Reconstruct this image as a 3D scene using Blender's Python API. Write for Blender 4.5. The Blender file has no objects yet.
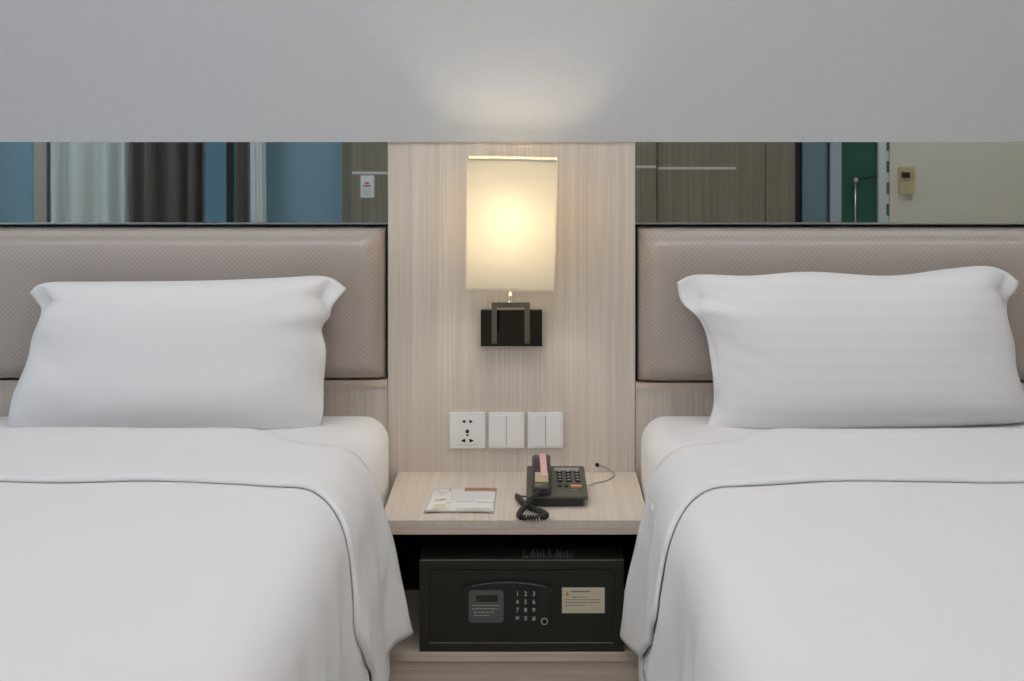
import bpy, bmesh, math, random
from math import sin, cos, pi, radians, exp, sqrt
from mathutils import Vector, Matrix, noise

random.seed(7)
SC = bpy.context.scene
COL = SC.collection

# ------------------------------------------------------------------ camera, world, exposure
# metres; the head wall's wood panel is the plane Y = 0, the camera looks along +Y, floor at Z = 0
EYE = 1.43
cam_d = bpy.data.cameras.new('camera')
cam = bpy.data.objects.new('camera', cam_d)
COL.objects.link(cam)
cam.location = (0.056, -3.39, EYE)
cam.rotation_euler = (pi / 2, 0, 0)
cam_d.sensor_width = 36.0
cam_d.lens = 1400 * 36.0 / 1024
cam_d.shift_x = (512 - 535) / 1024
cam_d.shift_y = -(340.5 - 92) / 1024
cam_d.clip_start = 0.05
SC.camera = cam

W = bpy.data.worlds.new('dusk_sky')
SC.world = W
W.use_nodes = True
W.node_tree.nodes['Background'].inputs[0].default_value = (0.74, 0.90, 1.08, 1)
W.node_tree.nodes['Background'].inputs[1].default_value = 1.7

SC.view_settings.view_transform = 'Standard'
SC.view_settings.look = 'None'
SC.view_settings.gamma = 1.0
SC.view_settings.use_curve_mapping = False
SC.view_settings.exposure = -0.2
# emission strengths of the added ceiling light panels: over the beds, over the aisle
BEDS_HEAD, BEDS_ROOM, AISLE_HEAD, AISLE_ROOM = 6.5, 12.0, 8.0, 20.0
LAMP_GLOW = 112.0          # emission strength of the wall lamp's bulb

# ------------------------------------------------------------------ materials
MATS = {}


def mat(name, color, rough=0.6, metal=0.0, spec=0.5, **kw):
    m = bpy.data.materials.new(name)
    m.use_nodes = True
    b = m.node_tree.nodes['Principled BSDF']
    b.inputs['Base Color'].default_value = (*color, 1)
    b.inputs['Roughness'].default_value = rough
    b.inputs['Metallic'].default_value = metal
    b.inputs['Specular IOR Level'].default_value = spec
    for k, v in kw.items():
        b.inputs[k.replace('_', ' ')].default_value = v
    MATS[name] = m
    return m


def nodes(m):
    nt = m.node_tree
    return nt, nt.nodes['Principled BSDF']


def add_coord(nt, scale, kind='Object'):
    tc = nt.nodes.new('ShaderNodeTexCoord')
    mp = nt.nodes.new('ShaderNodeMapping')
    mp.inputs['Scale'].default_value = scale
    nt.links.new(tc.outputs[kind], mp.inputs['Vector'])
    return mp.outputs['Vector']


def add_noise(nt, vec, scale=1.0, detail=3.0, rough=0.5):
    n = nt.nodes.new('ShaderNodeTexNoise')
    n.inputs['Scale'].default_value = scale
    n.inputs['Detail'].default_value = detail
    n.inputs['Roughness'].default_value = rough
    nt.links.new(vec, n.inputs['Vector'])
    return n.outputs['Fac']


def add_ramp(nt, fac, stops):
    r = nt.nodes.new('ShaderNodeValToRGB')
    e = r.color_ramp.elements
    while len(e) < len(stops):
        e.new(0.5)
    for el, (p, c) in zip(e, stops):
        el.position = p
        el.color = (*c, 1)
    nt.links.new(fac, r.inputs['Fac'])
    return r.outputs['Color']


def add_math(nt, op, a, b=None):
    n = nt.nodes.new('ShaderNodeMath')
    n.operation = op
    for i, v in enumerate((a, b)):
        if v is None:
            continue
        if isinstance(v, (int, float)):
            n.inputs[i].default_value = v
        else:
            nt.links.new(v, n.inputs[i])
    return n.outputs[0]


def add_bump(nt, b, h, strength=0.2, dist=0.002):
    n = nt.nodes.new('ShaderNodeBump')
    n.inputs['Strength'].default_value = strength
    n.inputs['Distance'].default_value = dist
    nt.links.new(h, n.inputs['Height'])
    nt.links.new(n.outputs['Normal'], b.inputs['Normal'])


def wood(name, axis, light, dark, rough=0.55):
    """straight-grained laminate; axis = the direction the grain runs"""
    m = mat(name, light, rough, spec=0.3)
    nt, b = nodes(m)
    fine = [430, 430, 430]
    wide = [60, 60, 60]
    fine[axis] = 3.0
    wide[axis] = 0.8
    n1 = add_noise(nt, add_coord(nt, fine), 1, 2, 0.6)
    n2 = add_noise(nt, add_coord(nt, wide), 1, 3, 0.6)
    f = add_math(nt, 'ADD', add_math(nt, 'MULTIPLY', n1, 0.55), add_math(nt, 'MULTIPLY', n2, 0.45))
    mid = tuple((a + c) / 2 for a, c in zip(light, dark))
    col = add_ramp(nt, f, [(0.34, dark), (0.5, mid), (0.64, light)])
    nt.links.new(col, b.inputs['Base Color'])
    add_bump(nt, b, n1, 0.12, 0.001)
    return m


def cloth(name, color, scale=900, rough=0.9, bump=0.12):
    m = mat(name, color, rough, spec=0.15, Sheen_Weight=0.15, Sheen_Roughness=0.5)
    nt, b = nodes(m)
    n = add_noise(nt, add_coord(nt, (scale, scale * 0.3, scale)), 1, 2, 0.6)
    add_bump(nt, b, n, bump, 0.001)
    return m


WL, WD = (0.76, 0.68, 0.60), (0.60, 0.525, 0.46)
wood('wood_vertical', 2, WL, WD)
wood('wood_depth', 1, (0.69, 0.615, 0.54), (0.575, 0.50, 0.435))
wood('wood_across', 0, (0.80, 0.68, 0.58), (0.60, 0.49, 0.405))
wood('wardrobe_wood', 2, (0.275, 0.243, 0.192), (0.175, 0.15, 0.115))
cloth('cotton', (0.83, 0.815, 0.815))


def striped(name, axis, period, base, alt):
    m = cloth(name, base)
    nt, b = nodes(m)
    tc = nt.nodes.new('ShaderNodeTexCoord')
    sx = nt.nodes.new('ShaderNodeSeparateXYZ')
    nt.links.new(tc.outputs['Object'], sx.inputs[0])
    w = add_math(nt, 'SINE', add_math(nt, 'MULTIPLY', sx.outputs[axis], 2 * pi / period))
    w = add_math(nt, 'ADD', add_math(nt, 'MULTIPLY', w, 0.5), 0.5)
    nt.links.new(add_ramp(nt, w, [(0.40, base), (0.60, alt)]), b.inputs['Base Color'])


striped('cotton_satin_stripe', 2, 0.034, (0.83, 0.815, 0.815), (0.818, 0.803, 0.803))
striped('cotton_fold_stripe', 1, 0.05, (0.83, 0.815, 0.815), (0.82, 0.805, 0.805))
cloth('sheer_fabric', (0.58, 0.60, 0.595), 300)
cloth('drape_fabric', (0.10, 0.085, 0.08), 300)
mat('matt_black', (0.012, 0.013, 0.010), 0.55)
mat('niche_shadow_black', (0.014, 0.015, 0.012), 0.7)  # black boards, with the niche's deep shadow also put into the colour
mat('safe_paint', (0.012, 0.0132, 0.0092), 0.42)
mat('safe_edge_highlight', (0.20, 0.20, 0.18), 0.3)  # paler paint that draws the highlights along the safe's edges
mat('keypad_plastic', (0.010, 0.0105, 0.009), 0.3)
mat('grey_plate', (0.105, 0.105, 0.11), 0.35)
mat('lcd', (0.02, 0.02, 0.012), 0.2)
mat('print_white', (0.62, 0.62, 0.60), 0.6)
mat('stroke_grey', (0.24, 0.25, 0.25), 0.6)
mat('print_grey', (0.20, 0.19, 0.18), 0.7)
mat('print_faint', (0.45, 0.42, 0.36), 0.7)
mat('print_red', (0.45, 0.10, 0.08), 0.7)
mat('print_orange', (0.62, 0.30, 0.08), 0.6)
mat('sticker_cream', (0.68, 0.62, 0.47), 0.5)
mat('steel', (0.62, 0.61, 0.58), 0.25, 1.0)
mat('chrome', (0.64, 0.635, 0.63), 0.06, 1.0)
mat('chrome_dark_reflection', (0.13, 0.13, 0.13), 0.05, 1.0)  # chrome darkened so the lamp's plate carries a dark reflection in its colour
mat('plastic_white', (0.90, 0.895, 0.885), 0.35)
mat('seam_grey', (0.52, 0.51, 0.50), 0.6)
mat('hole_black', (0.01, 0.009, 0.006), 0.8)
mat('phone_grey', (0.080, 0.075, 0.064), 0.5)
mat('phone_dark', (0.030, 0.029, 0.026), 0.35)
mat('phone_key', (0.014, 0.015, 0.016), 0.3)
mat('key_mark', (0.45, 0.48, 0.50), 0.5)
mat('key_label', (0.32, 0.31, 0.29), 0.5)
mat('key_orange', (0.62, 0.30, 0.14), 0.5)
mat('pink_tape', (0.62, 0.36, 0.38), 0.6)
mat('tan_sticker', (0.42, 0.34, 0.20), 0.6)
mat('line_cord', (0.36, 0.34, 0.32), 0.5)
mat('mirror_glass', (0.68, 0.735, 0.72), 0.015, 1.0)
mat('trim_metal', (0.55, 0.55, 0.54), 0.3, 1.0)
mat('ceiling_paint', (0.82, 0.82, 0.81), 0.9)
mat('slate_wall', (0.25, 0.40, 0.50), 0.85)
mat('beige_wall', (0.68, 0.63, 0.56), 0.85)
mat('cream_trim', (0.50, 0.45, 0.37), 0.6)
mat('blue_door', (0.20, 0.30, 0.37), 0.5)
mat('pale_frame', (0.42, 0.50, 0.58), 0.5)
mat('green_glass', (0.035, 0.12, 0.085), 0.12)
mat('frame_white', (0.62, 0.66, 0.66), 0.5)
mat('gap_dark', (0.012, 0.016, 0.014), 0.7)
mat('inlay', (0.62, 0.62, 0.62), 0.35)
mat('thermo_cream', (0.55, 0.44, 0.24), 0.5)
mat('carpet', (0.62, 0.57, 0.50), 0.95)
mat('base_fabric', (0.055, 0.048, 0.044), 0.9)
mat('paper_white', (0.74, 0.73, 0.73), 0.6)
mat('frame_dark', (0.05, 0.055, 0.06), 0.4)

mat('clear_glass', (0.97, 0.98, 0.98), 0.0, Transmission_Weight=1.0, IOR=1.02)
m = mat('window_glass', (0.07, 0.105, 0.125), 0.02, Transmission_Weight=1.0, IOR=1.1)

# wallpaper above the headboards: pale grey, fine woven relief
m = mat('wallpaper', (0.74, 0.735, 0.73), 0.85, spec=0.2)
nt, b = nodes(m)
n = add_noise(nt, add_coord(nt, (160, 160, 700)), 1, 3, 0.6)
nt.links.new(add_ramp(nt, n, [(0.3, (0.50, 0.50, 0.51)), (0.7, (0.56, 0.56, 0.57))]), b.inputs['Base Color'])
add_bump(nt, b, n, 0.15, 0.001)

# headboard leatherette: taupe with rows of small pressed dimples
m = mat('leatherette', (0.40, 0.335, 0.30), 0.36, spec=0.8, Sheen_Weight=0.1, Coat_Weight=0.35, Coat_Roughness=0.32)
nt, b = nodes(m)
tc = nt.nodes.new('ShaderNodeTexCoord')
sx = nt.nodes.new('ShaderNodeSeparateXYZ')
nt.links.new(tc.outputs['Object'], sx.inputs[0])
u = add_math(nt, 'COSINE', add_math(nt, 'MULTIPLY', sx.outputs[0], 2 * pi / 0.0133))
v = add_math(nt, 'COSINE', add_math(nt, 'MULTIPLY', sx.outputs[2], 2 * pi / 0.0120))
p = add_math(nt, 'MULTIPLY', u, v)
p = add_math(nt, 'ADD', add_math(nt, 'MULTIPLY', p, 0.5), 0.5)
nt.links.new(add_ramp(nt, p, [(0.45, (0.39, 0.33, 0.29)), (0.98, (0.45, 0.39, 0.35))]), b.inputs['Base Color'])
add_bump(nt, b, p, 0.30, 0.0012)

# lamp shade: thin cream fabric that lets the bulb's light through
m = bpy.data.materials.new('shade_fabric')
m.use_nodes = True
MATS['shade_fabric'] = m
nt = m.node_tree
nt.nodes.remove(nt.nodes['Principled BSDF'])
df = nt.nodes.new('ShaderNodeBsdfDiffuse')
df.inputs[0].default_value = (0.91, 0.86, 0.74, 1)
tr = nt.nodes.new('ShaderNodeBsdfTranslucent')
tr.inputs[0].default_value = (0.64, 0.605, 0.535, 1)
mx = nt.nodes.new('ShaderNodeMixShader')
mx.inputs[0].default_value = 0.55
nt.links.new(df.outputs[0], mx.inputs[1])
nt.links.new(tr.outputs[0], mx.inputs[2])
nt.links.new(mx.outputs[0], nt.nodes['Material Output'].inputs[0])


def glow(name, color, strength):
    m = bpy.data.materials.new(name)
    m.use_nodes = True
    nt = m.node_tree
    nt.nodes.remove(nt.nodes['Principled BSDF'])
    e = nt.nodes.new('ShaderNodeEmission')
    e.inputs[0].default_value = (*color, 1)
    e.inputs[1].default_value = strength
    nt.links.new(e.outputs[0], nt.nodes['Material Output'].inputs[0])
    MATS[name] = m


for nm, val in (('beds_head', BEDS_HEAD), ('beds_room', BEDS_ROOM), ('aisle_head', AISLE_HEAD), ('aisle_room', AISLE_ROOM)):
    glow('panel_glow_' + nm, (1.0, 0.98, 0.975) if 'aisle' in nm else (0.96, 0.98, 1.01), val)
glow('bulb_glow', (1.0, 0.88, 0.68), LAMP_GLOW)

# ------------------------------------------------------------------ building helpers
WLOC = {}


def obj(name, bm, material, parent=None, smooth=False, bevel=0.0, seg=2):
    """one mesh object from a bmesh given in world coordinates; origin at its own centre"""
    if isinstance(bm, bpy.types.Mesh):
        me = bm
    else:
        if bevel > 0:
            es = [e for e in bm.edges if len(e.link_faces) == 2 and e.calc_face_angle(0) > 0.6]
            bmesh.ops.bevel(bm, geom=es, offset=bevel, segments=seg, affect='EDGES', clamp_overlap=True)
        bmesh.ops.recalc_face_normals(bm, faces=bm.faces)
        me = bpy.data.meshes.new(name)
        bm.to_mesh(me)
        bm.free()
    lo = Vector([min(v.co[i] for v in me.vertices) for i in range(3)])
    hi = Vector([max(v.co[i] for v in me.vertices) for i in range(3)])
    c = (lo + hi) / 2
    me.transform(Matrix.Translation(-c))
    if smooth or bevel > 0:
        for p in me.polygons:
            p.use_smooth = True
        if bevel > 0 and not smooth:
            me.set_sharp_from_angle(angle=radians(40))
    me.materials.append(MATS[material])
    o = bpy.data.objects.new(name, me)
    COL.objects.link(o)
    if parent is not None:
        o.parent = parent
        o.location = c - WLOC[parent.name]
    else:
        o.location = c
    WLOC[o.name] = c
    return o


def thing(name, label, cat, loc, group=None):
    o = bpy.data.objects.new(name, None)
    o.empty_display_size = 0.05
    COL.objects.link(o)
    o.location = loc
    WLOC[o.name] = Vector(loc)
    return tag(o, label, cat, group)


def tag(o, label, cat, group=None):
    o['label'] = label
    o['category'] = cat
    if group:
        o['group'] = group
    return o


def struct(name, bm, material, parent=None, label=None, bevel=0.0):
    o = obj(name, bm, material, parent, bevel=bevel)
    if parent is None:
        o['kind'] = 'structure'
    if label:
        o['label'] = label
    return o


def box(x0, x1, y0, y1, z0, z1, bm=None):
    bm = bm or bmesh.new()
    vs = [bm.verts.new((x, y, z)) for x in (x0, x1) for y in (y0, y1) for z in (z0, z1)]
    for f in ((0, 1, 3, 2), (4, 6, 7, 5), (0, 4, 5, 1), (2, 3, 7, 6), (0, 2, 6, 4), (1, 5, 7, 3)):
        bm.faces.new([vs[i] for i in f])
    return bm


def prism(pts, y0, y1, bm=None):
    """polygon in X-Z, extruded along Y"""
    bm = bm or bmesh.new()
    a = [bm.verts.new((x, y0, z)) for x, z in pts]
    c = [bm.verts.new((x, y1, z)) for x, z in pts]
    n = len(pts)
    bm.faces.new(a)
    bm.faces.new(list(reversed(c)))
    for i in range(n):
        j = (i + 1) % n
        bm.faces.new((a[i], c[i], c[j], a[j]))
    return bm


def rounded(x0, x1, z0, z1, r, n=5):
    out = []
    for cx, cz, a0 in ((x1 - r, z1 - r, 0), (x0 + r, z1 - r, 90), (x0 + r, z0 + r, 180), (x1 - r, z0 + r, 270)):
        for k in range(n + 1):
            a = radians(a0 + 90 * k / n)
            out.append((cx + r * cos(a), cz + r * sin(a)))
    return out


def rings(loops, bm=None, cap=True, close=True):
    """skin a list of equal-length point loops"""
    bm = bm or bmesh.new()
    vv = [[bm.verts.new(p) for p in L] for L in loops]
    n = len(loops[0])
    for a, c in zip(vv, vv[1:]):
        for i in range(n if close else n - 1):
            j = (i + 1) % n
            bm.faces.new((a[i], a[j], c[j], c[i]))
    if cap:
        bm.faces.new(list(reversed(vv[0])))
        bm.faces.new(vv[-1])
    return bm


def tube(pts, r, n=10, bm=None):
    pts = [Vector(p) for p in pts]
    loops = []
    ref = None
    for i, p in enumerate(pts):
        t = (pts[min(i + 1, len(pts) - 1)] - pts[max(i - 1, 0)]).normalized()
        if ref is None:
            ref = t.orthogonal().normalized()
        ref = (ref - t * ref.dot(t)).normalized()
        s = t.cross(ref)
        loops.append([p + r * (cos(2 * pi * k / n) * ref + sin(2 * pi * k / n) * s) for k in range(n)])
    return rings(loops, bm)


def lathe(cx, cy, cz, prof, n=20, axis='Z', bm=None):
    """prof: (radius, offset) pairs along the axis"""
    loops = []
    for r, h in prof:
        L = []
        for k in range(n):
            a = 2 * pi * k / n
            if axis == 'Z':
                L.append((cx + r * cos(a), cy + r * sin(a), cz + h))
            else:
                L.append((cx + r * cos(a), cy + h, cz + r * sin(a)))
        loops.append(L)
    return rings(loops, bm)


def spline(pts, n):
    """Catmull-Rom through pts, n samples per span"""
    P = [Vector(p) for p in pts]
    P = [2 * P[0] - P[1]] + P + [2 * P[-1] - P[-2]]
    out = []
    for i in range(1, len(P) - 2):
        for k in range(n):
            t = k / n
            a, b_, c, d = P[i - 1], P[i], P[i + 1], P[i + 2]
            out.append(0.5 * ((2 * b_) + (c - a) * t + (2 * a - 5 * b_ + 4 * c - d) * t * t + (3 * b_ - a - 3 * c + d) * t ** 3))
    out.append(P[-2])
    return out


def sheet(nu, nv, fn):
    bm = bmesh.new()
    g = [[bm.verts.new(fn(i / nu, j / nv)) for j in range(nv + 1)] for i in range(nu + 1)]
    for i in range(nu):
        for j in range(nv):
            bm.faces.new((g[i][j], g[i + 1][j], g[i + 1][j + 1], g[i][j + 1]))
    return bm


def text_mesh(body, size, loc, extrude=0.0002):
    """lettering standing in the X-Z plane, centred at loc, readable from -Y"""
    cu = bpy.data.curves.new('lettering', 'FONT')
    cu.body = body
    cu.size = size
    cu.align_x = 'CENTER'
    cu.align_y = 'CENTER'
    cu.extrude = extrude
    cu.resolution_u = 3
    o = bpy.data.objects.new('lettering', cu)
    COL.objects.link(o)
    dg = bpy.context.evaluated_depsgraph_get()
    me = bpy.data.meshes.new_from_object(o.evaluated_get(dg))
    bpy.data.objects.remove(o)
    me.transform(Matrix.Translation(loc) @ Matrix.Rotation(pi / 2, 4, 'X'))
    return me


def solid(o, t, off=-1, sub=0):
    s = o.modifiers.new('thickness', 'SOLIDIFY')
    s.thickness = t
    s.offset = off
    if sub:
        d = o.modifiers.new('smooth', 'SUBSURF')
        d.levels = d.render_levels = sub


# ------------------------------------------------------------------ the room shell
XL, XR, YF, ZC = -3.0, 2.9, -4.2, 2.6
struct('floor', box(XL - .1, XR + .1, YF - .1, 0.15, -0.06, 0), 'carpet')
struct('ceiling', box(XL - .1, XR + .1, YF - .1, 0.15, ZC, ZC + 0.08), 'ceiling_paint')
struct('wall_back', box(XL - .1, XR + .1, 0.07, 0.15, 0, ZC), 'wallpaper')
struct('wall_back_upper', box(XL, XR, -0.005, 0.05, 1.309, ZC), 'wallpaper', label='pale grey papered wall above the mirrors and headboards')
VY0, VY1, VZ0, VZ1 = -3.75, -1.05, 0.35, 2.30  # opening for an unseen side window, added for daylight fill from the left
bm = box(XL - .1, XL, YF - .1, VY0, 0, ZC)
box(XL - .1, XL, VY1, 0.05, 0, ZC, bm)
box(XL - .1, XL, VY0, VY1, 0, VZ0, bm)
box(XL - .1, XL, VY0, VY1, VZ1, ZC, bm)
struct('wall_left', bm, 'beige_wall')
wf = bmesh.new()
for a in ((VY0, VY0 + .05, VZ0, VZ1), (VY1 - .05, VY1, VZ0, VZ1), (VY0 + .05, VY1 - .05, VZ0, VZ0 + .05), (VY0 + .05, VY1 - .05, VZ1 - .05, VZ1), (-2.43, -2.37, VZ0 + .05, VZ1 - .05)):
    box(XL - .07, XL - .02, a[0], a[1], a[2], a[3], wf)
win2 = struct('window_2_added', wf, 'frame_white', label='large added daylight window in the side wall beyond the left bed')
for a in ((VY0 + .05, -2.43), (-2.37, VY1 - .05)):
    obj('pane', box(XL - .05, XL - .044, a[0], a[1], VZ0 + .05, VZ1 - .05), 'clear_glass', win2)
pd = bpy.data.lights.new('window_portal', 'AREA')
pd.shape = 'RECTANGLE'
pd.size, pd.size_y = VY1 - VY0, VZ1 - VZ0   # lets the sky light find the opening
pd.cycles.is_portal = True
po = bpy.data.objects.new('window_portal', pd)
COL.objects.link(po)
po.location = (XL - .09, (VY0 + VY1) / 2, (VZ0 + VZ1) / 2)
po.rotation_euler = Vector((1, 0, 0)).to_track_quat('-Z', 'Z').to_euler()
struct('wall_right', box(XR, XR + .1, YF - .1, 0.05, 0, ZC), 'beige_wall')
WX0, WX1, WZ0, WZ1 = -2.58, -1.44, 0.25, 2.25
bm = box(XL, WX0, YF - .1, YF, 0, ZC)
box(WX1, XR, YF - .1, YF, 0, ZC, bm)
box(WX0, WX1, YF - .1, YF, 0, WZ0, bm)
box(WX0, WX1, YF - .1, YF, WZ1, ZC, bm)
struct('wall_front', bm, 'slate_wall')

# wood panel on the wall between the two headboards
trim = struct('trim_1', box(-0.300, 0.2985, 0.0, 0.05, 0.0, 1.309), 'wood_vertical',
              label='light wood wall panel behind the lamp and switches')

# ------------------------------------------------------------------ headboards and mirrors
def headboard(x0, x1, z_low, side, label):
    t = thing('headboard', label, 'headboard', ((x0 + x1) / 2, 0.02, 0), 'headboards')
    obj('backing_board', box(x0, x1, 0.028, 0.05, 0.30, 1.109), 'gap_dark', t)
    obj('lower_panel', box(x0, x1, 0.004, 0.028, 0.30, z_low - 0.016), 'wood_vertical', t)
    obj('ledge', box(x0, x1, -0.003, 0.028, z_low - 0.0155, z_low - 0.001), 'wood_across', t, bevel=0.001)
    # padded cushion: a pillow-edged slab
    g = 0.0055
    a0, a1, c0, c1 = x0 + g, x1 - g, z_low + 0.002, 1.105 - 0.003
    nu, nv = 150, 60
    R = 0.045

    def fn(u, v):
        # finer rows near the rim
        uu = 0.5 - 0.5 * cos(pi * u)
        vv = 0.5 - 0.5 * cos(pi * v)
        x = a0 + (a1 - a0) * uu
        z = c0 + (c1 - c0) * vv
        dx = min(x - a0, a1 - x)
        dz = min(z - c0, c1 - z)

        def e(d):
            k = min(1, d / R)
            return sqrt(max(0, 1 - (1 - k) ** 2))
        # the top roll is the softest
        kt = min(1, (c1 - z) / 0.085)
        k = e(dx * 0.72) * e(dz) * (0.70 + 0.30 * sqrt(max(0, 1 - (1 - kt) ** 2)))
        y = 0.022 - 0.072 * k - 0.012 * k * (1 - (2 * vv - 1) ** 2)
        y += 0.0015 * noise.noise(Vector((x * 6, 3, z * 7)))
        return (x, y, z)
    bm = sheet(nu, nv, fn)
    # back face closes the cushion
    rim = [e for e in bm.edges if e.is_boundary]
    ex = bmesh.ops.extrude_edge_only(bm, edges=rim)
    for w in ex['geom']:
        if isinstance(w, bmesh.types.BMVert):
            w.co.y = 0.0278
    bmesh.ops.contextual_create(bm, geom=[e for e in bm.edges if e.is_boundary])
    obj('cushion', bm, 'leatherette', t, smooth=True)
    return t


headboard(-1.72, -0.3015, 0.733, -1, 'padded taupe headboard with lit right edge, left of the wall lamp')
headboard(0.300, 1.73, 0.727, 1, 'padded taupe headboard with lit left edge, right of the wall lamp')


def mirror(x0, x1, label):
    t = thing('mirror_strip', label, 'mirror', ((x0 + x1) / 2, 0.02, 1.11), 'mirror strips')
    obj('glass', box(x0, x1, 0.006, 0.049, 1.1135, 1.3085), 'mirror_glass', t)
    obj('edge_trim', box(x0, x1, 0.001, 0.049, 1.1095, 1.1133), 'trim_metal', t)


mirror(-1.72, -0.3015, 'tinted mirror strip reflecting curtains, above the left headboard')
mirror(0.300, 1.73, 'tinted mirror strip reflecting wardrobe and thermostat, above the right headboard')

# ------------------------------------------------------------------ beds
def smooth01(x):
    x = max(0.0, min(1.0, x))
    return x * x * (3 - 2 * x)


def make_bed(xe, d, names, seed, cut):
    """xe: aisle-side edge of the mattress; d: +1 when the aisle lies towards +X"""
    xc = xe - d * 0.55
    bed = thing('bed', names['bed'], 'bed', (xc, -1.0, 0), 'twin beds')
    obj('base', box(xc - .50, xc + .50, -1.95, -0.03, 0, 0.32), 'base_fabric', bed, bevel=0.01)
    # mattress in a fitted sheet
    MT, mr = 0.660, 0.060
    loops = []
    prof = [(0.03 * (1 - cos(t)), 0.322 + 0.03 * (1 - sin(t))) for t in [radians(a) for a in (80, 60, 40, 20, 0)]]
    prof = [(0.03 - 0.03 * cos(radians(a)), 0.352 - 0.03 * sin(radians(a))) for a in (90, 65, 40, 20, 0)]
    prof += [(mr - mr * cos(radians(a)), MT - mr + mr * sin(radians(a))) for a in range(0, 91, 9)]
    for ins, z in prof:
        r = max(0.012, 0.06 - ins)
        # under the duvet the edge is pressed rounder
        q = max(0.0, z - (MT - 0.12))
        ins2 = max(ins, 0.126 - sqrt(max(0.0, 0.12 ** 2 - q * q)))
        half, head, foot = [], -0.012 - ins, -2.0 + ins
        for k in range(9):
            a = radians(90 * k / 8)
            half.append((.557 - ins - r + r * sin(a), head - r + r * cos(a)))
        half += [(.557 - ins, -.26), (.557 - (ins + ins2) / 2, -.32), (.557 - ins2, -.38), (.557 - ins2, foot + .05), (.557 - ins2 - .05, foot)]
        loops.append([(xc + x, y, z) for x, y in half] + [(xc - x, y, z) for x, y in reversed(half)])
    bm = rings(loops)
    obj('mattress', bm, 'cotton', bed, smooth=True)
    HW, LS, ZT = 0.556, 0.205, 0.678
    ph = seed * 1.7

    def flare(Y):
        return radians(4.0 + 9.5 * exp(-((Y + 0.435) / 0.075) ** 2) + 4.0 * exp(-((Y + 0.80) / 0.10) ** 2)
                       + 2.2 * sin(Y * 11 + ph) + 2.0 * noise.noise(Vector((Y * 5, seed, 0))))

    def drape(w, Y, off, fl=1.0):
        """w: distance across the cloth from the bed's middle line; returns a world point off the surface"""
        s = 1 if w >= 0 else -1
        a = abs(w)
        # the covered edge is very soft: crown the top a little
        phi = flare(Y) * fl
        th_max = pi / 2 - phi
        flat = HW - 0.63 * LS
        o, z, nx, nz = min(a, flat), 0.0, 0.0, 1.0
        if a > flat:
            n = 28
            reach = min(a - flat, LS)
            h = reach / n
            for i in range(n):
                th = th_max * smooth01((i + .5) * h / LS)
                o += h * cos(th)
                z -= h * sin(th)
            th = th_max * smooth01(reach / LS)
            nx, nz = sin(th), cos(th)
            rest = a - flat - LS
            if rest > 0:
                o += rest * cos(th_max)
                z -= rest * sin(th_max)
            down = a - flat - 0.10
            if down > 0:
                k = smooth01(down / 0.28)
                o += k * (0.006 * sin(Y * 33 + ph + down * 5) + 0.016 * noise.noise(Vector((Y * 7, down * 4, seed)))
                          + 0.006 * noise.noise(Vector((Y * 21 + down * 9, down * 7, seed + 3.0))))
        # crown + gentle unevenness on top
        k = smooth01((a - (flat - 0.20)) / 0.24)
        z -= 0.010 * k
        z += 0.004 * noise.noise(Vector((w * 3, Y * 3, seed + 5.0))) * (1 - 0.5 * k)
        z += 0.0016 * noise.noise(Vector((w * 9, Y * 5, seed + 9.0)))
        o += off * nx
        z += off * nz
        return Vector((xc + d * s * o, Y, ZT + z))

    cover = thing('duvet', names['duvet'], 'duvet', (xc, -1.0, 0.645), 'white duvets')
    WM = 0.58 + 0.285

    def main(u, v):
        w = (2 * u - 1) * WM
        Y = -0.36 - v * 1.66
        p = drape(w, Y, 0.0)
        k = max(0, (v - 0.93) / 0.07)
        p.z -= 0.11 * (1 - sqrt(max(0, 1 - k * k)))
        if abs(w) > 0.62:
            p.z += 0.020 * noise.noise(Vector((Y * 4, seed * 3, 2))) * smooth01((abs(w) - .62) / .2)
        return p
    o = obj('cover', sheet(150, 130, main), 'cotton', cover, smooth=True)
    solid(o, 0.006, -1)

    # turned-down top: a soft double layer folded back over the cover
    def hem(Y):
        return 0.902 + 0.02 * smooth01((-Y - 0.5) / 0.1) + 0.006 * sin(Y * 30 + ph)

    def band(u, v):
        w = (2 * u - 1)
        a = abs(w)
        k_edge = smooth01((a * 0.92 - 0.36) / 0.25)
        yb = -0.275 - 0.10 * smooth01((a * .92 - 0.26) / 0.18) - 0.045 * smooth01((a * .92 - 0.48) / 0.2)
        yf = -0.695 - 0.10 * smooth01((a * .92 - 0.44) / 0.16) - 0.06 * smooth01((a * .92 - 0.56) / 0.25) + 0.006 * noise.noise(Vector((w * 6, seed, 1.5))) + cut * smooth01((a * .92 - 0.70) / 0.21)
        Y = yb + (yf - yb) * v
        wl = w * hem(Y)
        run = (yb - yf)
        df, db = (1 - v) * run, v * run
        rr = 0.013
        hh = 0.008
        kf = sqrt(max(0, 1 - (1 - min(1, df / rr)) ** 2))
        kb = smooth01(db / 0.05)
        off = 0.0035 + hh * kf * (0.15 + 0.85 * kb)
        off += 0.004 * noise.noise(Vector((w * 9, Y * 12, seed + 2.0)))* kf * kb
        return drape(wl, Y, off, 1.06)
    o = obj('turned_down_fold', sheet(170, 70, band), 'cotton_fold_stripe', cover, smooth=True)
    solid(o, 0.004, -1)

    # the inner layer of the fold that hangs lower at the aisle corner
    for s in (1, -1):
        def inner(u, v, s=s):
            Y = -0.480 - v * 0.15 - 0.02 * u
            w = 0.60 + u * (0.350 + 0.06 * v)
            return drape(s * w, Y, 0.006 + 0.006 * sin(v * 9), 0.80)
        o = obj('inner_fold', sheet(30, 24, inner), 'cotton', cover, smooth=True)
        solid(o, 0.004, -1)
    return xc


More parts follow.
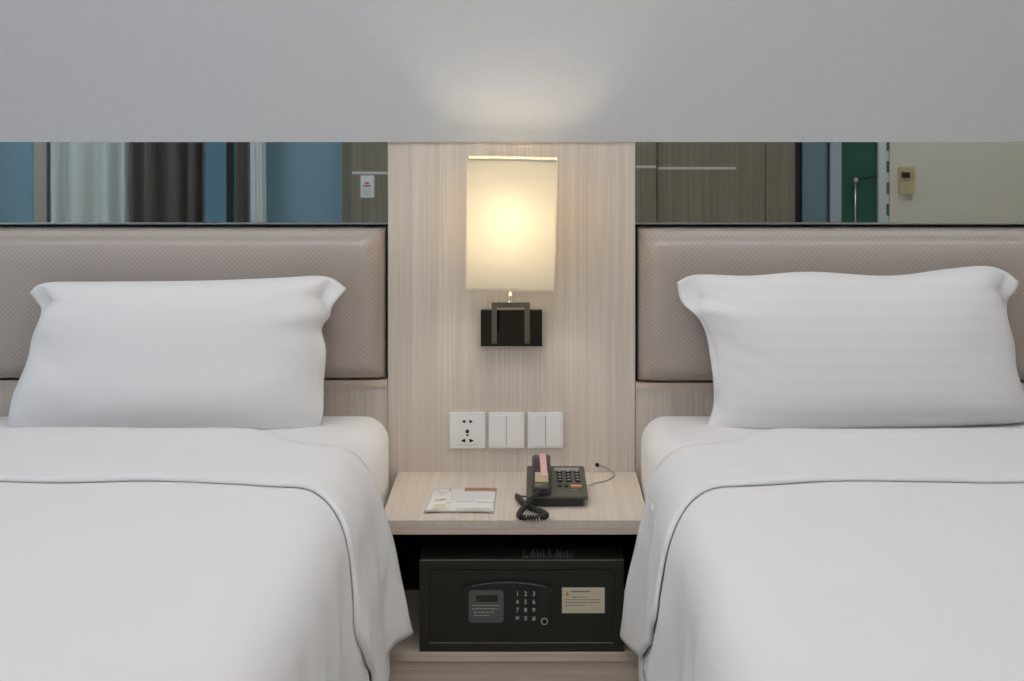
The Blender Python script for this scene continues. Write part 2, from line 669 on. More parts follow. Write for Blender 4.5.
make_bed(-0.298, 1, dict(bed='single bed with white fitted sheet, left of the bedside table',
                         duvet='white duvet with turned-down top on the left bed'), 1.0, 0.10)
make_bed(0.315, -1, dict(bed='single bed with white fitted sheet, right of the bedside table',
                         duvet='white duvet with turned-down top on the right bed'), 2.3, 0.24)


# ------------------------------------------------------------------ pillows
def polyline(pts):
    P = spline([(x, 0, z) for x, z in pts], 12)
    L = [0]
    for a, c in zip(P, P[1:]):
        L.append(L[-1] + (c - a).length)

    def at(t):
        s = t * L[-1]
        for i in range(len(L) - 1):
            if s <= L[i + 1] + 1e-9:
                k = (s - L[i]) / max(1e-9, L[i + 1] - L[i])
                q = P[i].lerp(P[i + 1], k)
                return q.x, q.z
        return P[-1].x, P[-1].z
    return at


def pillow(top, bottom, left, right, label, seed, fl, fr, material='cotton'):
    """four edge curves (x, height above the bed) of the case, seen square on; filling bulges both ways"""
    T, B, L, Rr = polyline(top), polyline(bottom), polyline(left), polyline(right)
    z0 = 0.638
    NU, NV = 110, 70
    c00, c10, c01, c11 = B(0), B(1), T(0), T(1)

    def plane(u, v):
        t, b_, l, r = T(u), B(u), L(v), Rr(v)
        o = []
        for i in range(2):
            o.append((1 - v) * b_[i] + v * t[i] + (1 - u) * l[i] + u * r[i]
                     - ((1 - u) * (1 - v) * c00[i] + u * (1 - v) * c10[i] + (1 - u) * v * c01[i] + u * v * c11[i]))
        return o

    tabs = [[plane(i / NU, j / NV) for j in range(NV + 1)] for i in range(NU + 1)]

    def fill(u, v):
        ear = 0.15 + 0.85 * smooth01((v - 0.76) / 0.12)
        uu = (u - fl * ear) / (1 - (fl + fr) * ear)
        if uu <= 0 or uu >= 1:
            return 0.0
        a = 1 - abs(2 * uu - 1) ** 4.0
        vv = v
        c = 1 - abs(2 * vv - 1) ** 3.0
        return (max(0, a) ** 0.52) * (max(0, c) ** 0.55)

    bm = bmesh.new()

    def point(i, j, s):
        u, v = i / NU, j / NV
        x, z = tabs[i][j]
        f = fill(u, v)
        lean = -0.150 + 0.040 * v + 0.006 * (1 - f) * s
        belly = 1 + 0.12 * (0.5 - v)
        th = (0.088 if s < 0 else 0.046) * f * belly + 0.0022
        # creases run in from the ends of the case
        end = max(smooth01((0.30 - u) / 0.26), smooth01((u - 0.70) / 0.26))
        q = Vector((u * 4, v * 5.5 + 2.5 * u, seed))
        th += (0.010 * noise.noise(q) + 0.004 * noise.noise(q * 2.1)) * end * min(1, f * 2.2)
        th += 0.005 * noise.noise(Vector((u * 3, v * 3, seed + 4))) * f
        y = lean + s * th
        y += 0.010 * sin(v * 16 + seed) * (1 - min(1, f * 3)) * (1 if u > .5 else -1) * smooth01((abs(u - .5) - .44) / .05)
        return Vector((x, min(y, -0.064), z0 + z))
    for s in (-1, 1):
        g = [[bm.verts.new(point(i, j, s)) for j in range(NV + 1)] for i in range(NU + 1)]
        for i in range(NU):
            for j in range(NV):
                q = (g[i][j], g[i + 1][j], g[i + 1][j + 1], g[i][j + 1])
                bm.faces.new(q if s < 0 else tuple(reversed(q)))
        if s < 0:
            front = g
        else:
            for i in range(NU):
                for j in (0, NV):
                    bm.faces.new((front[i][j], front[i + 1][j], g[i + 1][j], g[i][j]))
            for j in range(NV):
                for i in (0, NU):
                    bm.faces.new((front[i][j], front[i][j + 1], g[i][j + 1], g[i][j]))
    o = obj('pillow', bm, material, None, smooth=True)
    tag(o, label, 'pillow', 'white pillows')
    return o


def metric(pts, s=432.0):
    # measured at the pillow's own distance (3.24 m from the lens)
    return [(0.056 + (x - 535) / 428.0, EYE - (y - 92) / s - 0.641) for x, y in pts]


pillow(metric([(30, 293), (44, 284), (100, 283), (200, 282), (280, 279), (315, 277), (332, 280), (346, 290)]),
       metric([(11, 432), (80, 433), (160, 431), (250, 431), (290, 432), (320, 430)]),
       metric([(11, 432), (13, 412), (23, 380), (33, 345), (41, 314), (35, 302), (30, 293)]),
       metric([(320, 430), (325, 412), (324, 385), (327, 352), (321, 331), (329, 318), (333, 306), (346, 290)]),
       'plump white pillow with flat case ends, leaning on the left headboard', 3.1, 0.05, 0.06)
pillow(metric([(678, 284), (697, 276), (750, 277), (810, 273), (890, 277), (950, 270), (985, 267), (1004, 271), (1018, 282)]),
       metric([(703, 428), (730, 431), (800, 430), (880, 427), (960, 424), (1021, 421)]),
       metric([(703, 428), (713, 405), (711, 370), (707, 338), (697, 317), (682, 303), (678, 284)]),
       metric([(1021, 421), (1020, 398), (1014, 365), (1009, 330), (1007, 302), (1013, 292), (1018, 282)]),
       'plump white striped pillow with flat case ends, leaning on the right headboard', 8.4, 0.06, 0.045, 'cotton_satin_stripe')

# ------------------------------------------------------------------ bedside table
TZ = 0.510
tb = thing('bedside_table', 'light wood bedside table with open black niche between the beds', 'bedside table', (0.012, -0.20, 0))
TX0, TX1 = -0.2755, 0.3005
obj('top', box(TX0, TX1, -0.384, -0.001, TZ - 0.018, TZ), 'wood_depth', tb, bevel=0.0008)
obj('top_rail', box(TX0 + .002, TX1 - .002, -0.381, -0.001, TZ - 0.031, TZ - 0.0183), 'wood_across', tb)
obj('side_panel', box(TX0 + .002, TX0 + .018, -0.378, -0.002, 0.2292, TZ - 0.0313), 'niche_shadow_black', tb)
obj('side_panel', box(TX1 - .018, TX1 - .002, -0.378, -0.002, 0.2292, TZ - 0.0313), 'niche_shadow_black', tb)
obj('back_panel', box(TX0 + .018, TX1 - .018, -0.012, -0.002, 0.2292, TZ - 0.0313), 'niche_shadow_black', tb)
obj('shelf', box(TX0 + .002, TX1 - .002, -0.394, -0.002, 0.211, 0.229), 'wood_across', tb, bevel=0.0008)
obj('plinth', box(TX0 + .004, TX1 - .004, -0.386, -0.004, 0.0, 0.2107), 'wood_across', tb)

# ------------------------------------------------------------------ safe
SX0, SX1, SY, SZ0, SZ1 = -0.1917, 0.2470, -0.385, 0.2292, 0.4268
sf = thing('safe', 'black electronic safe with keypad, inside the bedside table niche', 'safe', (0.028, -0.22, SZ0))
obj('body', box(SX0, SX1, SY + 0.004, -0.06, SZ0, SZ1), 'safe_paint', sf, bevel=0.0015)
# face frame round the sunk door
fr = bmesh.new()
DX0, DX1, DZ0, DZ1 = -0.1715, 0.2256, 0.2484, 0.4068
box(SX0, SX1, SY - .002, SY + .0038, DZ1, SZ1, fr)
box(SX0, SX1, SY - .002, SY + .0038, SZ0, DZ0, fr)
box(SX0, DX0, SY - .002, SY + .0038, DZ0, DZ1, fr)
box(DX1, SX1, SY - .002, SY + .0038, DZ0, DZ1, fr)
obj('face_frame', fr, 'safe_paint', sf)
obj('edge_highlight', box(SX0 + .001, SX1 - .001, SY - .0028, SY - .0021, SZ1 - .0016, SZ1), 'safe_edge_highlight', sf)
g = 0.0016
door = obj('door', box(DX0 + g, DX1 - g, SY - .0005, SY + .0036, DZ0 + g, DZ1 - g), 'safe_paint', sf, bevel=0.0012)
obj('door_lip_highlight', box(DX0 + .001, DX1 - .002, SY - .0024, SY - .0006, DZ0 - .001, DZ0 + .0006), 'safe_edge_highlight', door)  # thin pale strip: highlight painted along the door's lower lip


def sp(px, py):
    """point on the safe's front from its measured place: 465.9 px per metre there"""
    return 0.056 + (px - 535) / 465.9, EYE - (py - 92) / 465.9


x0, _ = sp(465, 0)
x1, _ = sp(550.5, 0)
_, za = sp(0, 586)
_, zm = sp(0, 580.8)
_, zb = sp(0, 625)
arc = []
for k in range(17):
    t = k / 16
    arc.append((x0 + (x1 - x0) * t, za + (zm - za) * (1 - (2 * t - 1) ** 2)))
low = [(x1 + 0.002, za - 0.012), (x1 + 0.001, zb + 0.014), (x1 - 0.006, zb + 0.003), (x1 - 0.018, zb), ((x0 + x1) / 2, zb - 0.003), (x0 + 0.018, zb),
       (x0 + 0.006, zb + 0.003), (x0 - 0.001, zb + 0.014), (x0 - 0.002, za - 0.012)]
kp = obj('keypad', prism(arc + low, SY - 0.0125, SY - 0.0005), 'keypad_plastic', sf, bevel=0.0012)
obj('keypad_rim', tube([(x, SY - 0.0125, z + .0003) for x, z in arc[1:-1]], 0.0008, 6), 'grey_plate', kp)
a, c = sp(468.9, 620.3), sp(503.8, 588)
obj('instruction_plate', prism(rounded(a[0], c[0], a[1], c[1], 0.008), SY - 0.0135, SY - 0.0126), 'grey_plate', kp)
a, c = sp(476.3, 599.2), sp(498, 593)
obj('display', box(a[0], c[0], SY - 0.0142, SY - 0.0136, a[1], c[1]), 'lcd', kp)
pr = bmesh.new()
rnd = random.Random(3)
for px0, px1, py in ((473, 500, 603.2), (472.5, 498, 606.4), (473.5, 494, 609.8), (474, 489, 613)):
    x = px0
    while x < px1:
        wd = min(rnd.uniform(1.2, 4), px1 - x)
        a, c = sp(x, py + .5), sp(x + wd, py - .5)
        box(a[0], c[0], SY - 0.0138, SY - 0.0136, a[1], c[1], pr)
        x += wd + .8
obj('small_print', pr, 'print_faint', kp)
for r, row in enumerate(('123', '456', '789', '*0#')):
    for q, ch in enumerate(row):
        cx, cz = sp(517.5 + 8.2 * q, 591.6 + 8.1 * r)
        k = obj('key', prism(rounded(cx - .0072, cx + .0072, cz - .0066, cz + .0066, 0.002, 3), SY - 0.0142, SY - 0.0126), 'matt_black', kp)
        obj('digit', text_mesh(ch, 0.0135 if ch != '*' else 0.02, (cx, SY - 0.0145, cz - (0.003 if ch == '*' else 0))), 'print_white', k)
cx, cz = sp(544.4, 618.6)
kl = obj('key_lock', lathe(cx, SY - 0.0125, cz, [(0.0075, 0), (0.0075, -0.0035), (0.0055, -0.0035), (0.0052, -0.0015)], 20, 'Y'), 'steel', kp)
obj('key_hole', lathe(cx, SY - 0.0125, cz, [(0.0051, -0.001), (0.0050, -0.0028)], 18, 'Y'), 'hole_black', kl)
a, c = sp(562, 613), sp(604.7, 587.4)
st = obj('warning_sticker', box(a[0], c[0], SY - 0.0011, SY - 0.0006, a[1], c[1]), 'sticker_cream', door)
tri = [sp(565.3, 595.6), sp(569.2, 595.6), sp(567.25, 590.2)]
obj('warning_triangle', prism(tri, SY - 0.0014, SY - 0.00115), 'print_orange', st)
pr = bmesh.new()
for px0, px1, py, hgt in ((571.5, 590, 591.3, .75), (572, 588, 597, .4), (565, 600, 599.6, .4), (565, 599.5, 602.3, .4), (564.5, 585, 605.1, .4)):
    x = px0
    while x < px1:
        wd = min(rnd.uniform(1.0, 3.2), px1 - x)
        a, c = sp(x, py + hgt), sp(x + wd, py - hgt)
        box(a[0], c[0], SY - 0.0013, SY - 0.00115, a[1], c[1], pr)
        x += wd + .5
obj('sticker_print', pr, 'print_grey', st)
# pale grey strokes of uneven length on the safe's top
pr = bmesh.new()
xs = 0.030
for wd, dp in ((.004, .05), (.010, .012), (.003, .035), (.005, .05), (.003, .03), (.004, .05), (.006, .03), (.003, .045), (.003, .02), (0, 0), (.004, .055),
               (.003, .02), (0, 0), (.003, .03), (.004, .05), (.006, .04), (.003, .04), (.003, .03), (.006, .045), (.003, .02), (.003, .04)):
    if wd:
        box(xs, xs + wd * .55, SY + .012, SY + .012 + dp, SZ1, SZ1 + .0002, pr)
    xs += max(wd, .003) + .0012
obj('top_strokes', pr, 'stroke_grey', sf)

# ------------------------------------------------------------------ wall lamp
LX, LY = -0.002, -0.122
lamp = thing('wall_lamp', 'lit wall lamp with cream rectangular shade and chrome bracket', 'lamp', (0, -0.03, 0.81))
obj('back_plate', box(-0.0745, 0.0730, -0.020, -0.0005, 0.818, 0.905), 'chrome_dark_reflection', lamp, bevel=0.0025, seg=3)
bk = bmesh.new()
BX0, BX1, BY, BZ0, BZ1, q = -0.0455, 0.044, -0.112, 0.842, 0.938, 0.0125
box(BX0, BX0 + q, BY - q / 2, BY + q / 2, BZ0, BZ1 - q, bk)
box(BX1 - q, BX1, BY - q / 2, BY + q / 2, BZ0, BZ1 - q, bk)
box(BX0, BX1, BY - q / 2, BY + q / 2, BZ1 - q, BZ1, bk)
br = obj('bracket', bk, 'chrome', lamp, bevel=0.0035, seg=3)
for x in (BX0, BX1 - q):
    obj('bracket_arm', box(x + .001, x + q - .001, BY + q / 2, -0.020, BZ0, BZ0 + q - .001), 'chrome', lamp, bevel=0.001)
obj('stem', lathe(LX, BY, BZ1, [(0.006, 0), (0.006, 0.02), (0.0045, 0.021), (0.0045, 0.06)], 16), 'chrome', lamp, smooth=True)
obj('bulb_holder', lathe(LX, BY, BZ1 + .06, [(0.012, 0), (0.014, 0.01), (0.014, 0.05), (0.010, 0.055)], 16), 'plastic_white', lamp, smooth=True)
# shade: four thin fabric walls, open above and below, hung a degree out of true
S0, S1 = 0.974, 1.276
rot = Matrix.Translation((LX, LY, 0.95)) @ Matrix.Rotation(radians(1.1), 4, 'Y') @ Matrix.Translation((-LX, -LY, -0.95))


def shade_ring(hw, hd, z, r=0.004, n=3):
    return [rot @ Vector((LX + x, LY + y, z)) for x, y in rounded(-hw, hw, -hd, hd, r, n)]


loops = [shade_ring(0.1015, 0.066, S0), shade_ring(0.1045, 0.0675, S1), shade_ring(0.1031, 0.0661, S1), shade_ring(0.1001, 0.0646, S0)]
bm = rings(loops + [loops[0]], cap=False)
bmesh.ops.remove_doubles(bm, verts=bm.verts, dist=1e-6)
shade = obj('shade', bm, 'shade_fabric', lamp)
for z, hw, hd in ((S0 - .0005, .1019, .0664), (S1 - .004, .1048, .0678)):
    hb = rings([shade_ring(hw, hd, z), shade_ring(hw, hd, z + .0045), shade_ring(hw - .0022, hd - .0022, z + .0045), shade_ring(hw - .0022, hd - .0022, z), shade_ring(hw, hd, z)], cap=False)
    bmesh.ops.remove_doubles(hb, verts=hb.verts, dist=1e-6)
    obj('shade_hem', hb, 'shade_fabric', shade)
BULB = Vector((LX + 0.001, -0.122, 1.148))
bu = obj('bulb', lathe(BULB.x, BULB.y, BULB.z - .055, [(0.010, 0), (0.012, 0.012), (0.022, 0.035), (0.026, 0.055), (0.022, 0.072), (0.012, 0.081), (0.002, 0.084)], 20), 'bulb_glow', lamp, smooth=True)

# ------------------------------------------------------------------ socket and switches
PZ = 0.612


def plate(x, name, label, cat, group=None):
    t = thing(name, label, cat, (x, 0, PZ - .043), group)
    h = 0.0428
    obj('plate', box(x - h, x + h, -0.008, -0.0003, PZ - h, PZ + h), 'plastic_white', t, bevel=0.002)
    return t


sk = plate(-0.1073, 'wall_socket', 'white square power socket with dark pin holes, on wood panel', 'socket')
obj('insert', box(-0.1073 - .0275, -0.1073 + .0275, -0.0088, -0.0081, PZ - .033, PZ + .033), 'plastic_white', sk, bevel=0.0004)


def hole(pts):
    obj('pin_hole', prism([(-0.1073 + x, PZ + z) for x, z in pts], -0.0093, -0.0086), 'hole_black', sk)


for s in (-1, 1):
    hole([(s * .0046, .0255), (s * .0046, .0190), (s * .0085, .0190), (s * .0127, .0220), (s * .0085, .0255)])
    hole([(s * .0048, -.0195), (s * .0048, -.0280), (s * .0090, -.0275), (s * .0158, -.0245), (s * .0090, -.0205)])
hole([(-.0035, -.006), (.0035, -.006), (.0042, -.001), (.0025, .003), (-.0025, .003), (-.0042, -.001)])
hole([(-.0022, -.0130), (.0022, -.0130), (.0022, -.0085), (-.0022, -.0085)])
obj('insert_line', box(-0.1073 - .024, -0.1073 + .026, -0.0092, -0.0087, PZ - .0345, PZ - .0338), 'line_cord', sk)
for x, lab in ((-0.0132, 'white double rocker switch between the socket and the other switch'), (0.0815, 'white double rocker switch right of the other wall plates')):
    t = plate(x, 'light_switch', lab, 'switch', 'double light switches')
    for s in (-1, 1):
        c = x + s * .0181
        bm = box(c - .0170, c + .0170, -0.0115, -0.0078, PZ - .0370, PZ + .0370)
        for w in bm.verts:
            if w.co.y < -0.010 and w.co.z > PZ:
                w.co.y += 0.0016
        obj('rocker', bm, 'plastic_white', t, bevel=0.0010)
    obj('seam', box(x - .0010, x + .0010, -0.0090, -0.0079, PZ - .0365, PZ + .0365), 'seam_grey', t)

# ------------------------------------------------------------------ telephone
ph = thing('telephone', 'dark grey desk telephone with coiled cord on the bedside table', 'telephone', (0.105, -0.22, TZ))
PX0, PX1, PY0, PY1 = 0.037, 0.1735, -0.293, -0.142


def slope(Y):
    return TZ + 0.027 + (Y - PY0) / (PY1 - .018 - PY0) * 0.028


side = [(PY0, TZ + .020), (PY0 - .002, TZ + .024), (PY0, slope(PY0)), (PY1 - .018, slope(PY1 - .018)), (PY1 - .006, slope(PY1 - .018) - .001), (PY1, TZ + .046), (PY1 - .004, TZ + .010), (PY0 + .03, TZ + .010)]
bm = bmesh.new()
loops = []
for x, inset in ((PX0, .002), (PX0 + .002, 0), (PX1 - .002, 0), (PX1, .002)):
    loops.append([(x + (-.004 if x > .1 and y > -.2 else 0), y, z - inset) for y, z in side])
body = obj('body', rings(loops, bm), 'phone_grey', ph, bevel=0.0012)
obj('underside', box(PX0 + .006, PX1 - .010, PY0 + .010, PY1 - .008, TZ + .0006, TZ + .0165), 'phone_dark', ph, bevel=0.002)


def on_slope(x0, x1, y0, y1, h0, h1):
    bm = bmesh.new()
    vs = [bm.verts.new((x, y, slope(y) + h)) for x in (x0, x1) for y in (y0, y1) for h in (h0, h1)]
    for f in ((0, 1, 3, 2), (4, 6, 7, 5), (0, 4, 5, 1), (2, 3, 7, 6), (0, 2, 6, 4), (1, 5, 7, 3)):
        bm.faces.new([vs[i] for i in f])
    return bm


obj('index_label', on_slope(0.101, 0.1565, -0.1775, -0.1655, -.0005, .0006), 'key_label', ph)
for r in range(4):
    yc = -0.189 - 0.0128 * r
    for q in range(3):
        xc = 0.1115 + 0.0198 * q + (0.0004 * r)
        k = obj('key', on_slope(xc - .0058, xc + .0058, yc - .0042, yc + .0042, -.0005, .0035), 'phone_key', ph, bevel=0.0012)
        obj('key_mark', on_slope(xc - .0022, xc + .0024, yc - .0012, yc + .0018, .0034, .0038), 'key_mark', k)
for q in range(2):
    xc = 0.1115 + .0145 * q
    k = obj('function_key', on_slope(xc - .0045, xc + .0045, -0.2545, -0.2475, -.0005, .003), 'phone_key', ph, bevel=0.001)
    obj('key_mark', on_slope(xc - .002, xc + .003, -0.2455, -0.2438, .0001, .0004), 'key_mark', ph)
obj('message_key', on_slope(0.1365, 0.160, -0.257, -0.249, -.0005, .003), 'key_orange', ph, bevel=0.001)
obj('key_mark', on_slope(0.138, 0.150, -0.2675, -0.2655, .0001, .0004), 'key_label', ph)
# handset lying in its cradle at the left
HS = [(-0.136, .562, .580, .015), (-0.140, .556, .5885, .0195), (-0.150, .554, .5915, .0212), (-0.168, .556, .592, .0214), (-0.182, .566, .5915, .0205), (-0.205, .571, .5885, .0196),
      (-0.235, .5605, .5805, .0196), (-0.255, .550, .5735, .0206), (-0.270, .543, .5685, .0214), (-0.286, .540, .564, .0214), (-0.296, .541, .560, .020), (-0.300, .546, .556, .016)]
HX = 0.0705
loops = []
for y, zb, zt, hw in HS:
    r = min(.007, (zt - zb) * .4)
    loops.append([(x, y, z) for x, z in rounded(HX - hw, HX + hw, zb, zt, r, 4)])
hs = obj('handset', rings(loops), 'phone_dark', ph, smooth=True)


def hs_top(y):
    for (a, _, za_, _), (c, _, zc, _) in zip(HS, HS[1:]):
        if c <= y <= a:
            return za_ + (zc - za_) * (a - y) / (a - c)
    return .58


def strip(x0, x1, y0, y1, skew, up):
    n = 10

    def fn(u, v):
        y = y0 + (y1 - y0) * v
        return (x0 + (x1 - x0) * u + skew * v, y, hs_top(y) + up)
    return sheet(2, n, fn)


o = obj('pink_tape', strip(.0655, .0800, -0.145, -0.262, .004, .0012), 'pink_tape', hs)
solid(o, .0004, 1)
o = obj('name_sticker', strip(.0560, .0855, -0.248, -0.286, 0, .0008), 'tan_sticker', hs)
solid(o, .0003, 1)
# coiled cord: from the base's left side, a loop on the table top, back up to the handset
zc = TZ + .0085
path = [(PX0 - .022, -0.226, zc + .002), (PX0 - .020, -0.242, zc + .001), (PX0 - .004, -0.298, zc + .001), (0.047, -0.325, zc + .001), (0.069, -0.348, zc), (0.080, -0.372, zc), (0.072, -0.388, zc),
        (0.050, -0.3915, zc), (0.028, -0.388, zc), (0.022, -0.372, zc + .001), (0.030, -0.348, zc + .006), (0.044, -0.325, zc + .016), (0.060, -0.306, zc + .026), (0.0695, -0.297, TZ + .042)]
sm = spline(path, 40)
L = [0]
for a, c in zip(sm, sm[1:]):
    L.append(L[-1] + (c - a).length)
hel = []
turns = int(L[-1] / 0.0060)
ns = turns * 10
ref = Vector((0, 0, 1))
j = 0
for i in range(ns + 1):
    s = L[-1] * i / ns
    while j < len(L) - 2 and L[j + 1] < s:
        j += 1
    p = sm[j].lerp(sm[j + 1], (s - L[j]) / max(1e-9, L[j + 1] - L[j]))
    t = (sm[min(j + 2, len(sm) - 1)] - sm[max(j - 1, 0)]).normalized()
    ref = (ref - t * ref.dot(t)).normalized()
    sd = t.cross(ref)
    a = 2 * pi * turns * i / ns
    taper = min(1, .35 + 4 * min(i, ns - i) / ns * 3)
    hel.append(p + 0.0052 * taper * (cos(a) * ref + sin(a) * sd))
obj('coiled_cord', tube(hel, 0.0020, 6), 'phone_dark', ph, smooth=True)
obj('cord_plug', tube(spline([(PX0 + .004, -0.262, TZ + .016), (PX0 - .006, -0.260, TZ + .016), (PX0 - .014, -0.246, TZ + .013), (PX0 - .0215, -0.228, zc + .002)], 6), .0018, 8), 'phone_dark', ph, smooth=True)
lc = [(0.168, -0.110 - .05, TZ + .012), (0.182, -0.135, TZ + .006), (0.200, -0.100, TZ + .0018), (0.222, -0.085, TZ + .0018), (0.240, -0.055, TZ + .0018), (0.246, -0.034, TZ + .003), (0.236, -0.018, TZ + .010), (0.222, -0.010, TZ + .016), (0.207, 0.003, TZ + .0175)]
obj('line_cord', tube(spline(lc, 10), 0.0015, 8), 'line_cord', ph, smooth=True)
gr = obj('cable_grommet', lathe(0.2065, 0, TZ + .0175, [(0.0048, -0.0002), (0.0048, -0.0022), (0.0035, -0.0026), (0.002, -0.0026)], 18, 'Y'), 'hole_black')
tag(gr, 'small dark cable hole in the wood panel behind the telephone', 'cable hole')

# ------------------------------------------------------------------ leaflet
lf = thing('leaflet', 'printed folded leaflet with brown top stripe on the bedside table', 'leaflet', (-0.107, -0.245, TZ))


def lp(u, v, up):
    """u across 0..1, v from the front edge (0) to the back edge (1); gentle wave in the paper"""
    x = -0.187 + 0.153 * u + 0.007 * v * (1 - u) + 0.002 * v
    y = -0.336 + 0.188 * v + 0.004 * sin(u * 3)
    z = TZ + 0.0012 + 0.0035 * sin(pi * v) * (0.4 + 0.6 * u) + 0.0022 * sin(u * 5 + 1) ** 2 * (1 - v) + up
    return (x, y, z)


o = obj('pages', sheet(16, 16, lambda u, v: lp(u, v, 0)), 'print_faint', lf, smooth=True)
solid(o, .0008, 1)
o = obj('cover_page', sheet(16, 16, lambda u, v: lp(.004 + .992 * u, .035 + .96 * v, .0016)), 'paper_white', lf, smooth=True)
solid(o, .0004, 1)


def ink(name, u0, u1, v0, v1, material):
    o = obj(name, sheet(8, 4, lambda u, v: lp(u0 + (u1 - u0) * u, v0 + (v1 - v0) * v, .0023)), material, lf)
    return o


mat('ink_brown', (0.36, 0.19, 0.115), 0.6)
mat('ink_tan', (0.55, 0.40, 0.30), 0.6)
mat('ink_cream', (0.66, 0.60, 0.42), 0.6)
mat('ink_grey', (0.34, 0.31, 0.31), 0.6)
mat('ink_pale', (0.66, 0.66, 0.68), 0.6)
ink('brown_stripe', .50, .995, .80, .985, 'ink_brown')
ink('brown_stripe', .28, .50, .84, .97, 'ink_pale')
ink('brown_stripe', .25, .31, .79, .98, 'ink_tan')
ink('photo_patch', .02, .24, .60, .95, 'ink_pale')
ink('photo_patch', .05, .12, .83, .87, 'ink_grey')
ink('photo_patch', .12, .25, .72, .75, 'ink_grey')
ink('photo_patch', .10, .22, .38, .45, 'ink_tan')
ink('photo_patch', .18, .27, .42, .47, 'ink_grey')
ink('photo_patch', .12, .30, .12, .26, 'ink_cream')
ink('text_block', .31, .98, .40, .76, 'ink_pale')
for q, (a, c, vv) in enumerate(((.27, .36, .31), (.42, .70, .34), (.72, .98, .30), (.10, .35, .07), (.45, .97, .075))):
    ink('text_line', a, c, vv, vv + .022, 'ink_grey')

# ------------------------------------------------------------------ the far side of the room, seen in the mirrors
# window with frame and panes in the front wall
wf = bmesh.new()
for a in ((WX0, WX0 + .05, WZ0, WZ1), (WX1 - .05, WX1, WZ0, WZ1), (WX0 + .05, WX1 - .05, WZ0, WZ0 + .05), (WX0 + .05, WX1 - .05, WZ1 - .05, WZ1), (-1.625, -1.59, WZ0 + .05, WZ1 - .05)):
    box(a[0], a[1], YF - .07, YF - .02, a[2], a[3], wf)
win = struct('window_1', wf, 'frame_dark')
obj('pane', box(WX0 + .05, -1.625, YF - .05, YF - .044, WZ0 + .05, WZ1 - .05), 'window_glass', win)
obj('pane', box(-1.59, WX1 - .05, YF - .05, YF - .044, WZ0 + .05, WZ1 - .05), 'window_glass', win)
struct('trim_2', box(WX0 - .075, WX0 - .005, YF, YF + .03, 0, WZ1 + .1), 'cream_trim')


def curtain(x0, x1, y, amp, waves, material, label, name, z0=0.02, z1=2.32, lean=0.0):
    def fn(u, v):
        x = x0 + (x1 - x0) * u + lean * (1 - v)
        a = amp * (0.7 + 0.5 * noise.noise(Vector((u * 4, x0, 0))))
        return (x, y + a * sin(u * waves * 2 * pi + 1.3 * sin(u * 7)) + .01 * noise.noise(Vector((u * 9, v * 2, x0))), z0 + (z1 - z0) * v)
    o = obj(name, sheet(90, 10, fn), material, None, smooth=True)
    solid(o, .004, 0)
    tag(o, label, 'curtain', 'window curtains')


curtain(-2.530, -2.10, YF + .12, .050, 3.5, 'sheer_fabric', 'wide pale grey curtain reflected left of the dark drape', 'sheer_curtain')
curtain(-2.10, -1.695, YF + .15, .045, 4, 'drape_fabric', 'wide dark brown curtain reflected beside the pale curtain', 'blackout_curtain')
curtain(-1.55, -1.475, YF + .10, .018, 1, 'drape_fabric', 'narrow dark curtain edge reflected beside the narrow pale curtain', 'blackout_curtain')
curtain(-1.475, -1.395, YF + .12, .012, .8, 'sheer_fabric', 'narrow pale curtain reflected beside the blue wall', 'sheer_curtain', lean=.02)
rod = obj('curtain_rod', tube([(-2.75, YF + .12, 2.35), (-1.30, YF + .12, 2.35)], .014, 12), 'steel')
tag(rod, 'steel curtain rod above the window', 'curtain rod')

# wardrobe along the front wall, with wood doors and pale inlay strips
wd = thing('wardrobe', 'wood wardrobe with pale inlay strips, reflected in both mirrors', 'wardrobe', (0.25, -4.05, 0))
obj('body', box(-0.955, 1.33, YF + .002, -3.93, 0, 2.3), 'wardrobe_wood', wd)
obj('side_panel', box(1.262, 1.415, YF + .002, -3.915, 0, 2.3), 'wardrobe_wood', wd)
for x0, x1, yf in ((-0.90, -0.40, -3.90), (-0.395, 0.14, -3.90), (0.145, 0.688, -3.895), (0.694, 1.256, -3.91)):
    dr = obj('door', box(x0, x1, yf, -3.93, 0.08, 2.27), 'wardrobe_wood', wd, bevel=.002)
    zz = 1.032 if x0 > .6 else 1.04
    if x0 < -.5:
        zz = 1.008
    obj('inlay_strip', box(x0 + .002, x1 - (.15 if x0 > .6 else .002), yf, yf + .003, zz - .006, zz + .006), 'inlay', dr)
nt_ = obj('wall_notice', box(-0.853, -0.783, -3.899, -3.8975, 0.88, 0.995), 'paper_white')
tag(nt_, 'small white notice with red print, on the wardrobe door', 'notice')
obj('red_print', box(-0.842, -0.800, -3.8975, -3.897, 0.936, 0.945), 'print_red', nt_)
obj('red_print', box(-0.832, -0.808, -3.8975, -3.897, 0.950, 0.960), 'print_red', nt_)
pr = bmesh.new()
for k in range(4):
    box(-0.843, -0.795 - .006 * (k % 2), -3.8975, -3.897, 0.892 + .010 * k, 0.895 + .010 * k, pr)
obj('grey_print', pr, 'ink_grey', nt_)

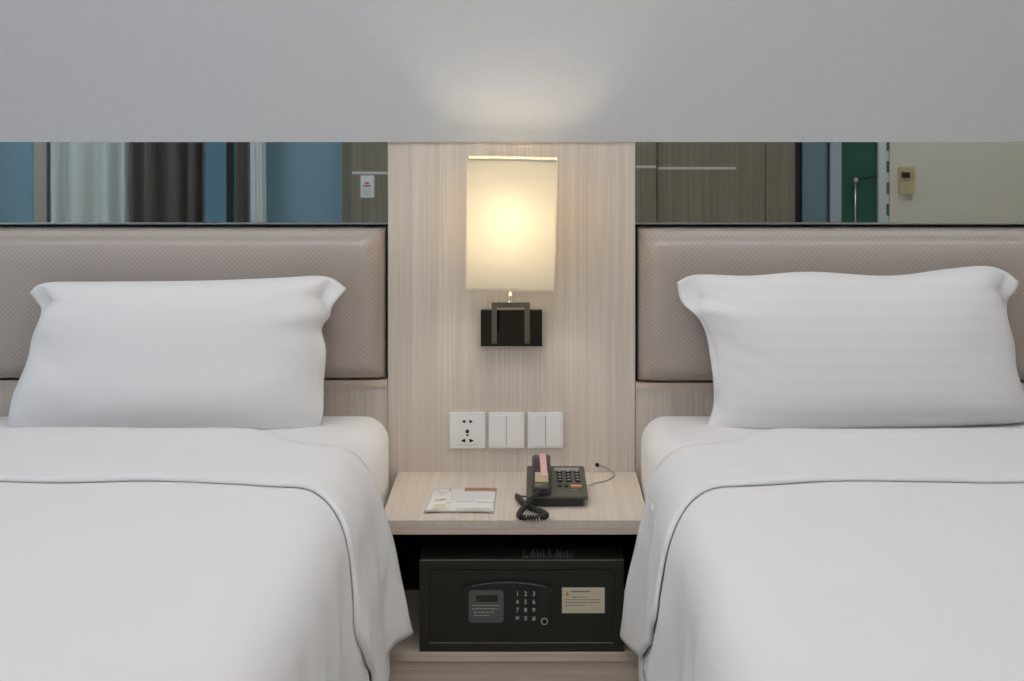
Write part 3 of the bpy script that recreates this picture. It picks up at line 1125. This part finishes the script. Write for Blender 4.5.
# passage door, its frame and the bathroom's glass door
struct('trim_3', box(1.42, 1.50, YF, YF + .03, 0, 2.2), 'gap_dark')
dj = struct('door_1', box(1.50, 1.635, YF, YF + .04, 0, 2.1), 'blue_door', bevel=.003)
obj('door_frame', box(1.645, 1.705, YF, YF + .07, 0, 2.15), 'pale_frame', dj)
gd = thing('glass_door', 'green glass bathroom door with metal knob, reflected in the right mirror', 'glass door', (1.80, YF + .03, 0))
gl = obj('glass', box(1.712, 1.908, YF + .005, YF + .015, 0, 2.1), 'green_glass', gd)
obj('knob', lathe(1.785, YF + .015, 0.955, [(.006, 0), (.006, .03), (.014, .032), (.016, .045), (.010, .055)], 16, 'Y'), 'steel', gd, smooth=True)
obj('pull_rail', tube([(1.788, YF + .03, .20), (1.788, YF + .03, .955)], .005, 8), 'steel', gd, smooth=True)
obj('stay_bar', tube([(1.785, YF + .03, .955), (1.908, YF + .03, .975)], .004, 8), 'gap_dark', gd, smooth=True)
ps = struct('trim_4', box(1.908, 1.966, YF, YF + .05, 0, 2.2), 'frame_white')
for k in range(12):
    z = 0.30 + k * .116
    obj('slot', box(1.952, 1.9655, YF + .0501, YF + .0505, z, z + .062), 'green_glass', ps)
struct('wall_partition', box(1.967, XR, YF, YF + .06, 0, ZC), 'beige_wall')
th = thing('thermostat', 'cream wall thermostat with dark display, reflected in the right mirror', 'thermostat', (2.075, YF + .06, 0.89))
bm = box(2.015, 2.095, YF + .0603, YF + .085, 0.885, 1.025)
for w in bm.verts:
    if w.co.z > 1.0 and w.co.y > YF + .07:
        w.co.y -= .006
obj('case', bm, 'thermo_cream', th, bevel=.003)
obj('display', box(2.025, 2.070, YF + .0795, YF + .087, 0.968, 1.000), 'lcd', th)
obj('button_row', box(2.035, 2.065, YF + .0845, YF + .0865, 0.952, 0.958), 'ink_grey', th)
obj('button', box(2.038, 2.052, YF + .0848, YF + .0868, 0.905, 0.911), 'ink_grey', th)

# ------------------------------------------------------------------ unseen ceiling light panels, added and placed to brighten beds and aisle
for x, ys in ((-1.45, (-0.72, -3.2)), (0.0, (-0.95, -3.5)), (1.45, (-0.72, -3.2))):
    for y in ys:
        side_w = 'on the left' if x < -1 else 'on the right' if x > 1 else 'above the aisle'
        far = 'nearer the head wall' if y == ys[0] else 'nearer the wardrobe'
        bar = x != 0 and y == ys[0]  # stretched into a bar so a highlight runs along the headboard
        px, hx, hy = (x, .95, .10) if bar else (x * 1.45, .30, .30)
        shape = 'long narrow' if bar else 'square'
        t = thing('added_ceiling_light', f'{shape} white added ceiling light panel {side_w}, {far}', 'ceiling light', (px, y, ZC - .02), 'added ceiling light panels')
        bm = bmesh.new()
        e = .02
        for a in ((px - hx - e, px + hx + e, y - hy - e, y - hy), (px - hx - e, px + hx + e, y + hy, y + hy + e), (px - hx - e, px - hx, y - hy, y + hy), (px + hx, px + hx + e, y - hy, y + hy)):
            box(a[0], a[1], a[2], a[3], ZC - .02, ZC - .0005, bm)
        obj('frame', bm, 'plastic_white', t)
        obj('diffuser', box(px - hx, px + hx, y - hy, y + hy, ZC - .012, ZC - .006), 'panel_glow_' + ('aisle' if x == 0 else 'beds') + ('_head' if y == ys[0] else '_room'), t)
